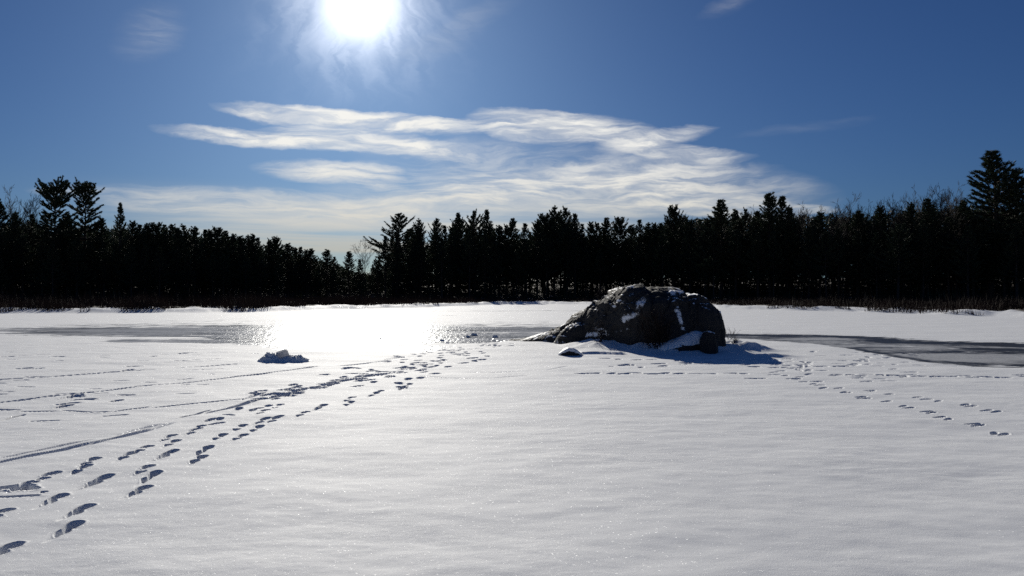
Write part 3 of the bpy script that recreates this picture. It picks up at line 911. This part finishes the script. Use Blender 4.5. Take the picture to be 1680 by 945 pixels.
NTH = ['first', 'second', 'third', 'fourth', 'fifth', 'sixth', 'seventh', 'eighth', 'ninth', 'tenth', 'eleventh', 'twelfth', 'thirteenth', 'fourteenth', 'fifteenth', 'sixteenth',
       'seventeenth', 'eighteenth', 'nineteenth', 'twentieth', 'twenty-first', 'twenty-second', 'twenty-third', 'twenty-fourth', 'twenty-fifth', 'twenty-sixth', 'twenty-seventh', 'twenty-eighth', 'twenty-ninth', 'thirtieth']


def run(items, text, kinds, dmin=3, dmax=12, wide=(.95, 1.3)):
    for k, (px, py) in enumerate(items):
        kd = kinds[k % len(kinds)]
        plant(kd, px, py, float(treeline(px)) + rng.uniform(dmin, dmax), rng.uniform(*wide), text % NTH[k], 'pine tree', GS)


run([(217, 364), (228, 370), (241, 368), (255, 372), (268, 370), (283, 369), (291, 375), (301, 370), (318, 373), (336, 378), (344, 378), (357, 379), (368, 380), (383, 385), (395, 388), (406, 387),
     (414, 385), (423, 391), (442, 394), (452, 394)],
    'dark pine top, %s to the right of the narrow spire pine, in the even row', 'abagcaaj', 2, 10, (1.0, 1.35))
run([(473, 400), (483, 407), (493, 406), (502, 410), (512, 409), (536, 410), (549, 422), (573, 413), (590, 425)],
    'small dark pine, %s along the skyline falling to the sky gap', 'aabacabai', 2, 10, (1.2, 1.6))
run([(818, 371), (830, 370), (843, 360), (861, 368), (881, 364), (893, 358)],
    'dark pine, %s from the left between three close pines and twin-topped pine', 'ajcbag', 3, 9)
run([(943, 352), (957, 366), (970, 365), (979, 366), (995, 359), (1017, 363), (1037, 370), (1050, 362), (1063, 367), (1073, 367), (1084, 372)],
    'modest pine, %s from the left between twin-topped pine and oval pine', 'bfajcgabjab', 2, 10)
run([(1160, 360), (1243, 348), (1298, 342)], 'short pine, %s from the left beside the bushy and twin pines', 'abc', 2, 8)
run([(1345, 350), (1410, 348), (1444, 340), (1494, 334), (1522, 328), (1583, 330)],
    'dark pine poking through bare twigs, %s right of the twin pine', 'acaacc', 0, 8, (.9, 1.2))
run([(25, 350), (52, 353), (112, 352), (165, 358)], 'low dark pine at the foot of the tall left pines, %s from left', 'abca', 1, 8)

# bare deciduous trees
GB = 'bare deciduous trees along the skyline'
for kd, px, py, ex, sx, lb in [('s', 602, 391, 4, 1.0, 'lone bare tree with a fan of fine twigs beside the sky gap'),
                               ('r', 22, 322, 10, 1.0, 'bare tree top with upright twigs close to the left edge of the photo'),
                               ('p', 38, 328, 12, 1.0, 'bare tree top right of the upright bare top at the left edge'),
                               ('r', 56, 333, 12, 1.0, 'last bare tree top before the pair of tall left pines'),
                               ('r', 1122, 362, 10, .8, 'bare thin tree directly right of the neat oval pine'),
                               ('p', 1134, 365, 12, .8, 'bare thin tree midway between the oval pine and the broad bushy pine'),
                               ('r', 1146, 366, 12, .8, 'bare thin tree touching the left side of the broad bushy pine'),
                               ('q', 1237, 350, 8, .9, 'bare tree at the left foot of the twin pine on the right')]:
    plant(kd, px, py, float(treeline(px)) + ex, sx, lb, 'bare tree', GB)
BR = [(1308, 348), (1318, 345), (1332, 350), (1362, 348), (1376, 342), (1388, 330), (1399, 344), (1424, 342), (1436, 344), (1456, 338), (1464, 334), (1475, 338), (1484, 336), (1500, 320), (1510, 324), (1530, 326), (1541, 322), (1551, 318), (1562, 322), (1571, 316)]
for k, (px, py) in enumerate(BR):
    plant('pqr'[k % 3], px, py, float(treeline(px)) + rng.uniform(2, 12), rng.uniform(.8, 1.1), 'bare fuzzy tree, %s from the left between the twin pine and tallest pine' % NTH[k], 'bare tree', GB)

# the dark mass of forest under the skyline: the same pines, only partly seen
su = np.array(sorted([(s[1], s[2]) for s in SKY if s[2] > 335] + [(-300, 350), (60, 352), (180, 365), (217, 368), (320, 378), (414, 390), (450, 397), (512, 416), (590, 430), (615, 410), (818, 375), (861, 372), (957, 370), (1037, 374),
                      (1300, 350), (1400, 352), (1500, 340), (1580, 334), (1680, 332), (2100, 320)]))
n_fill = 0
FL = 'dark pine inside the solid forest wall, its top lost below the skyline'
for row, (dd, drop, step) in enumerate([(0, 30, 25), (9, 20, 26), (20, 13, 28), (34, 12, 32)]):
    px = -110 + row * 7
    while px < 1790:
        p = px + rng.normal(0, 6)
        top = float(np.interp(p, su[:, 0], su[:, 1])) + drop + abs(rng.normal(0, 6)) - 8 * (1300 < p < 1580)
        d = float(treeline(p)) + dd + rng.uniform(-3, 3)
        kd = 'abcgijab'[rng.integers(0, 8)] if row else 'abijbh'[rng.integers(0, 6)]
        plant(kd, p, min(top, 452), d, rng.uniform(.95, 1.35), FL, 'pine tree', 'pines of the dark forest wall')
        n_fill += 1
        px += step * rng.uniform(.8, 1.2) * (1.15 if p > 1180 else 1.0)
print('fill pines', n_fill)


# ------------------------------------------------------------------ the deep wood behind the front trees: one mass of young growth and branches
def deep_wood():
    t = Tris(); r = np.random.default_rng(9)
    n = 34000
    u = r.uniform(-320, 2000, n)
    T = treeline(u)
    y = T + 16 + 34 * r.random(n)
    x = (u - CX) / F * y
    z, _, _ = land_z(x, y)
    topy = np.interp(u, su[:, 0], su[:, 1]) + np.interp(u, [0, 100, 200, 560, 620, 1150, 1300, 1580, 1700], [22, 24, 13, 13, 24, 22, 8, 8, 24]) + 12 * fbm2(u * .03, u * 0, 3) + np.interp(u, [560, 620, 760, 820], [0, 26, 26, 0])
    zt = EYE + (HY - topy) / F * y
    hgt = np.maximum(2.0, zt - z)
    f = r.random(n) ** .9
    p = np.stack([x, y, z + f * hgt], 1)
    k = 4
    P = np.repeat(p, k, 0) + r.normal(0, .35, (n * k, 3))
    d = r.normal(0, 1, (n * k, 3)) + np.array([0, 0, .5])
    t.blades(P, d, r.uniform(.5, 1.3, n * k), r.uniform(.18, .42, n * k), r)
    # thicket of stems and low boughs just inside the edge of the wood
    n = 9000
    u = r.uniform(-320, 2000, n); T = treeline(u); y = T + r.uniform(-2, 26, n); x = (u - CX) / F * y
    z, _, _ = land_z(x, y)
    h = r.uniform(.8, 3.2, n) * np.clip(.7 + 1.2 * fbm2(x * .12, y * .12, 3), .15, 1.6)
    t.blades(np.stack([x, y, z - .1], 1), np.stack([r.normal(0, .12, n), r.normal(0, .12, n), np.ones(n)], 1), h, r.uniform(.08, .22, n), r)
    o = t.build('woodland', M_NEEDLE)
    tag(o, 'dense dark undergrowth and farther trees filling the forest behind the front pines', 'woodland', None, 'stuff')


deep_wood()

# ------------------------------------------------------------------ marsh growth along the shore
def marsh():
    t = Tris(); r = np.random.default_rng(5)
    n = 150000
    u = r.uniform(-300, 1980, n)
    S = shore(u); T = treeline(u)
    f = r.random(n) ** 1.7
    y = S + 1.2 + f * (T - S + 6)
    x = (u - CX) / F * y
    dens = fbm2(x * .25, y * .18, 4)
    thin = smooth(1.0, 6.0, y - S)
    keep = (dens > -.26 + .50 * (1 - thin)) & (r.random(n) < (.25 + .75 * thin) * np.interp(u, [0, 780, 860, 1150, 1250, 2000], [1, 1, .55, .55, 1, 1]))
    x, y, u, dens, thin = x[keep], y[keep], u[keep], dens[keep], thin[keep]
    z, s, tt = land_z(x, y)
    ok = s > .4
    x, y, z, u, dens, thin = x[ok], y[ok], z[ok], u[ok], dens[ok], thin[ok]
    n = len(x)
    h = (.25 + 1.0 * np.clip(dens + .40, 0, 1.4) ** 1.3) * (.55 + .6 * thin) * r.uniform(.6, 1.3, n) * np.interp(u, [0, 700, 860, 1150, 1300, 2000], [1.15, 1, .5, .5, .85, .95])
    d = np.stack([r.normal(0, .28, n), r.normal(0, .28, n), np.ones(n)], 1)
    t.blades(np.stack([x, y, z - .03], 1), d, h, r.uniform(.03, .07, n), r)
    o = t.build('marsh_grass', M_REED)
    tag(o, 'brown dry grass and low brush in the belt along the whole shore', 'marsh grass', None, 'stuff')


marsh()


# shrubs and grass at the rock
def make_shrub(seed, H, n, spread, mat, twig=.006):
    r = np.random.default_rng(seed); t = Tris()

    def grow(p, d, L, rad, lev):
        m = 4; pts = [p]; dd = d.copy()
        for q in range(m):
            dd = dd + r.normal(0, .12, 3); dd /= np.linalg.norm(dd); pts.append(pts[-1] + dd * L / m)
        t.tube(pts, np.linspace(rad, rad * .5, m + 1), 3)
        if lev:
            for q in range(4):
                i = r.integers(1, m + 1); nd = dd + r.normal(0, .5, 3); nd /= np.linalg.norm(nd)
                grow(np.array(pts[i]), nd, L * .5, rad * .6, lev - 1)
    for k in range(n):
        a = r.uniform(0, 6.28)
        d = np.array([math.cos(a) * spread * r.random(), math.sin(a) * spread * r.random(), 1.]); d /= np.linalg.norm(d)
        grow(np.array([r.normal(0, .1 * H), r.normal(0, .06 * H), -.1]), d, H * r.uniform(.5, .75), twig * 1.4, 2)
    return t.build('bare_shrub', mat)


def place(o, px, py, d, label, z=None):
    x, y, zz = at(px, py, d)
    o.location = (x, y, zz if z is None else z)
    tag(o, label, 'shrub', 'bare shrubs on the rocks')


o = make_shrub(1, 1.15, 26, .75, M_REED, .007); place(o, 1083, 570, 21.7, 'dense reddish-brown bare shrub against the middle of the boulder face')
o = make_shrub(2, .62, 12, .6, M_TWIG, .006); place(o, 985, 556, 23.3, 'sparse bare shrub in the shaded snow under the long left slope')
o = make_shrub(3, .42, 14, .7, M_TWIG, .006); place(o, 984, 489, 25.3, 'small tuft of dry twigs on the crest of the long left slope')
o = make_shrub(4, .42, 8, .7, M_TWIG, .004); place(o, 1196, 552, 25.5, 'bare shrub standing behind the right end of the rounded boulder')
o = make_shrub(6, .40, 9, .6, M_TWIG, .005); place(o, 1206, 566, 22.6, 'small bare shrub in the snow right of the rounded boulder')

# ------------------------------------------------------------------ sky
def px_azel(px, py):
    v = Vector(((px - CX) / F, 1.0, (HY - py) / F)).normalized()
    return math.degrees(math.atan2(v.x, v.y)), math.degrees(math.asin(v.z))


def build_world():
    w = bpy.data.worlds.new('World'); sc.world = w; w.use_nodes = True
    nt = w.node_tree; nt.nodes.clear(); g = G(nt)
    sky = g.n('ShaderNodeTexSky', sky_type='NISHITA', sun_disc=False, sun_elevation=SUN_EL, sun_rotation=SUN_AZ, altitude=100, air_density=1.0, dust_density=.6, ozone_density=2.0)
    tc = g.n('ShaderNodeTexCoord').outputs['Generated']
    sep = g.n('ShaderNodeSeparateXYZ', {0: tc}).outputs
    az = g.m('MULTIPLY', g.m('ARCTAN2', sep[0], sep[1]), 57.29578)
    el = g.m('MULTIPLY', g.m('ARCSINE', sep[2]), 57.29578)
    # angle from the sun
    dot = g.n('ShaderNodeVectorMath', {0: tc, 1: tuple(SUN)}, operation='DOT_PRODUCT').outputs['Value']
    ang = g.m('MULTIPLY', g.m('ARCCOSINE', g.m('MINIMUM', dot, .999999)), 57.29578)
    # --- clear, dry winter sky: a deeper blue than the standard atmosphere
    base = g.n('ShaderNodeVectorMath', {0: sky.outputs[0], 1: (.100, .185, .355)}, operation='MULTIPLY').outputs[0]
    # --- cirrus
    com = g.n('ShaderNodeCombineXYZ', {0: az, 1: el, 2: 0.0}).outputs[0]
    wl = g.noise(g.n('ShaderNodeMapping', {'Vector': com, 'Scale': (.10, .35, 1)}), 1.0, 3, .5)
    wf = g.noise(g.n('ShaderNodeMapping', {'Vector': com, 'Scale': (.55, 1.6, 1)}), 1.0, 4, .6)
    def cen(n): return g.n('ShaderNodeSeparateXYZ', {0: g.n('ShaderNodeVectorMath', {0: n.outputs['Color'], 1: (.5, .5, .5)}, operation='SUBTRACT').outputs[0]}).outputs
    l, f = cen(wl), cen(wf)
    azw = g.m('ADD', az, g.m('ADD', g.m('MULTIPLY', l[0], 3.0), g.m('MULTIPLY', f[0], .6)))
    elw = g.m('ADD', el, g.m('ADD', g.m('MULTIPLY', l[1], .9), g.m('MULTIPLY', f[1], .55)))
    com2 = g.n('ShaderNodeCombineXYZ', {0: g.m('ADD', az, g.m('MULTIPLY', l[0], 5.0)), 1: g.m('ADD', el, g.m('ADD', g.m('MULTIPLY', l[1], 2.6), g.m('MULTIPLY', f[1], .5))), 2: 0.0}).outputs[0]
    fib = g.noise(g.n('ShaderNodeMapping', {'Vector': com2, 'Scale': (.20, 1.5, 1), 'Rotation': (0, 0, R(-4))}), 1.0, 6, .58, .35).outputs['Fac']
    fib2 = g.noise(g.n('ShaderNodeMapping', {'Vector': com2, 'Scale': (.55, 4.2, 1), 'Rotation': (0, 0, R(6))}), 1.0, 4, .55, .5).outputs['Fac']
    tot = None
    for (cx, cy, rx, ru, rd, tilt, curv, st, p) in CLOUDS:
        a0, e0 = px_azel(cx, cy); a1, _ = px_azel(cx + rx, cy); ax = a1 - a0
        k = ax / rx  # degrees per pixel here
        dx = g.m('SUBTRACT', azw, a0); dy = g.m('SUBTRACT', elw, e0)
        ct, stl = math.cos(R(-tilt)), math.sin(R(-tilt))
        xr = g.m('DIVIDE', g.m('ADD', g.m('MULTIPLY', dx, ct), g.m('MULTIPLY', dy, stl)), ax)
        yr = g.m('SUBTRACT', g.m('MULTIPLY', dy, ct), g.m('MULTIPLY', dx, stl))
        x2 = g.m('MULTIPLY', xr, xr)
        if curv: yr = g.m('ADD', yr, g.m('MULTIPLY', x2, curv * k))
        yy = g.m('MAXIMUM', g.m('DIVIDE', yr, ru * k), g.m('DIVIDE', yr, -rd * k))
        r2 = g.m('ADD', x2, g.m('MULTIPLY', yy, yy))
        v = g.m('MULTIPLY', g.m('POWER', g.m('SUBTRACT', 1.0, r2, clamp=True), p + .22), st)
        tot = v if tot is None else g.m('SUBTRACT', g.m('ADD', tot, v), g.m('MULTIPLY', tot, v))
    tex = g.m('ADD', g.m('MULTIPLY', g.mr(fib, .30, .70), .74), g.m('MULTIPLY', g.mr(fib2, .25, .75), .26))
    # thin parts show the fibres more than thick ones
    alpha = g.m('MULTIPLY', tot, g.m('ADD', .30, g.m('MULTIPLY', tex, 1.0)), clamp=True)
    alpha = g.m('MULTIPLY', g.mr(alpha, .0, 1.0, 0, 1, False), g.mr(alpha, .0, .35, .55, 1.0))
    alpha = g.m('MULTIPLY', alpha, g.mr(sep[1], .02, .2))
    ccol = g.mixc(g.mr(el, 2.0, 11.0), c4(*CLOUD_LOW), c4(*CLOUD_HIGH))
    ccol = g.mixc(g.mr(tex, .2, .8), g.mixc(.30, ccol, c4(5.2, 5.6, 6.2)), ccol)
    # low milky veil of layered thin cloud over the horizon
    lay = g.noise(g.n('ShaderNodeMapping', {'Vector': com, 'Scale': (.05, .95, 1), 'Rotation': (0, 0, R(-2)), 'Location': (3.1, 1.7, 0)}), 1.0, 5, .55, .3).outputs['Fac']
    veil = g.m('MULTIPLY', g.mr(el, 7.6, 4.6), g.mr(g.m('ABSOLUTE', g.m('SUBTRACT', az, -7.0)), 25.0, 8.0, 0.0, 1.0))
    veil = g.m('MULTIPLY', veil, g.m('ADD', .18, g.m('MULTIPLY', g.mr(lay, .36, .62), .62)))
    withveil = g.mixc(veil, base, g.mixc(g.mr(el, 2.2, 5.5), c4(*VEIL), c4(6.2, 6.2, 5.9)))
    skyc = g.mixc(alpha, withveil, ccol)
    # --- glow round the sun, through streaky thin cirrus
    da = g.m('MULTIPLY', g.m('SUBTRACT', az, math.degrees(SUN_AZ)), math.cos(SUN_EL)); de = g.m('SUBTRACT', el, math.degrees(SUN_EL))
    psi = g.m('ARCTAN2', da, g.m('SUBTRACT', 9.0, de))
    pol = g.n('ShaderNodeCombineXYZ', {0: g.m('ADD', g.m('MULTIPLY', psi, 9.0), g.m('ADD', g.m('MULTIPLY', l[0], 2.2), g.m('MULTIPLY', f[0], .9))), 1: g.m('MULTIPLY', de, .30), 2: 3.0}).outputs[0]
    ray = g.noise(pol, .95, 4, .55, .7).outputs['Fac']
    soft = g.m('MULTIPLY', g.m('EXPONENT', g.m('DIVIDE', ang, -1.45)), 34.0)
    outer = g.mr(ang, 1.8, 4.0)
    rayf = g.m('ADD', 1.0, g.m('MULTIPLY', outer, g.m('SUBTRACT', g.m('MULTIPLY', g.mr(ray, .28, .74), .8), .4)))
    wisp = g.m('MULTIPLY', g.m('MULTIPLY', g.mr(ray, .34, .76), g.m('EXPONENT', g.m('MULTIPLY', g.m('POWER', g.m('DIVIDE', ang, 4.9), 2.2), -1.0))), .78)
    add = g.m('ADD', g.m('MULTIPLY', soft, rayf), wisp)
    wide = g.m('MULTIPLY', g.m('EXPONENT', g.m('DIVIDE', ang, -7.0)), .30)
    glow = g.n('ShaderNodeVectorMath', {0: (1.0, .985, .95), 'Scale': add}, operation='SCALE').outputs[0]
    glow2 = g.n('ShaderNodeVectorMath', {0: (.75, .9, 1.0), 'Scale': wide}, operation='SCALE').outputs[0]
    s1 = g.n('ShaderNodeVectorMath', {0: skyc, 1: glow}, operation='ADD').outputs[0]
    s2 = g.n('ShaderNodeVectorMath', {0: s1, 1: glow2}, operation='ADD').outputs[0]
    bg = g.n('ShaderNodeBackground', {'Color': s2, 'Strength': .1})
    g.n('ShaderNodeOutputWorld', {'Surface': bg.outputs[0]})


CLOUD_HIGH = (8.9, 8.8, 8.4); CLOUD_LOW = (6.0, 5.8, 5.2); VEIL = (5.2, 4.9, 4.2)
# (centre px, centre py, half length, height up, height down, tilt (clockwise, deg), curvature px, strength, sharpness)
CLOUDS = [
    (570, 192, 215, 15, 20, 2.2, 0, 1.0, .55),
    (440, 187, 60, 9, 14, 4, 0, .8, .8),
    (700, 203, 160, 12, 18, 2, 0, .75, .8),
    (450, 226, 200, 13, 17, 1.5, 0, .95, .7),
    (600, 228, 190, 24, 22, 4, 12, .85, .7),
    (690, 242, 100, 9, 12, 9, 6, .7, .9),
    (885, 203, 125, 24, 36, 5, 0, .95, .5),
    (980, 212, 120, 26, 30, 8, 0, .65, .8),
    (1075, 228, 110, 17, 18, -9, 0, .75, .8),
    (1110, 245, 150, 14, 18, 7, 0, .8, .8),
    (540, 280, 130, 20, 22, 0, -4, .9, .8),
    (620, 290, 60, 30, 22, 18, 0, .5, .9),
    (660, 300, 190, 26, 16, -8, 0, .35, .9),
    (860, 300, 230, 30, 40, -5, 10, .8, .8),
    (1060, 285, 170, 42, 60, -2, 0, .8, .7),
    (1150, 325, 215, 36, 34, 9, 18, .85, .6),
    (1000, 330, 260, 40, 40, 0, 0, .6, .8),
    (720, 330, 260, 26, 40, -6, 0, .75, .8),
    (420, 330, 330, 24, 26, 1, 0, .65, .8),
    (560, 355, 360, 22, 34, 2, 0, .55, .8),
    (130, 308, 85, 10, 16, -5, 0, .35, .9),
    (640, 345, 150, 16, 18, -2, 0, .6, .9),
    (250, 55, 80, 50, 45, -35, 0, .17, 1.4),
    (1315, 207, 130, 10, 14, -5, 0, .07, 1.2),
    (800, 255, 240, 34, 40, 2, 0, .34, .8),
    (1250, 300, 150, 40, 40, 16, 0, .35, .9),
    (1335, 338, 60, 8, 12, 10, 0, .55, 1.0),
    (1190, 3, 70, 14, 22, -15, 0, .12, 1.2),
    (745, 40, 150, 12, 40, -28, 0, .12, 1.2),
]
build_world()

# ------------------------------------------------------------------ sun
sl = bpy.data.lights.new('sun', 'SUN'); sl.energy = 4.4; sl.angle = R(.53); sl.color = (1.0, .955, .86)
so = bpy.data.objects.new('sun', sl); col.objects.link(so)
so.rotation_euler = SUN.to_track_quat('Z', 'Y').to_euler(); so.location = SUN * 60

# ------------------------------------------------------------------ camera
cam = bpy.data.cameras.new('camera'); co = bpy.data.objects.new('camera', cam); col.objects.link(co)
cam.sensor_width = 36; cam.lens = 36 * F / 1680; cam.clip_end = 9000; cam.clip_start = .05
co.location = (0, 0, EYE); co.rotation_euler = (R(90) + math.atan((HY - 472.5) / F), 0, 0)
sc.camera = co
vs = sc.view_settings
vs.view_transform = 'Standard'; vs.look = 'None'; vs.exposure = 0.0; vs.gamma = 1.0; vs.use_curve_mapping = False
sc.cycles.max_bounces = 5; sc.cycles.diffuse_bounces = 3; sc.cycles.glossy_bounces = 3; sc.cycles.transmission_bounces = 2
sc.cycles.sample_clamp_direct = 12; sc.cycles.sample_clamp_indirect = 1.0
sc.cycles.caustics_reflective = False; sc.cycles.caustics_refractive = False; sc.cycles.blur_glossy = 1.0
sc.cycles.use_denoising = False
sc.cycles.denoising_prefilter = 'ACCURATE'
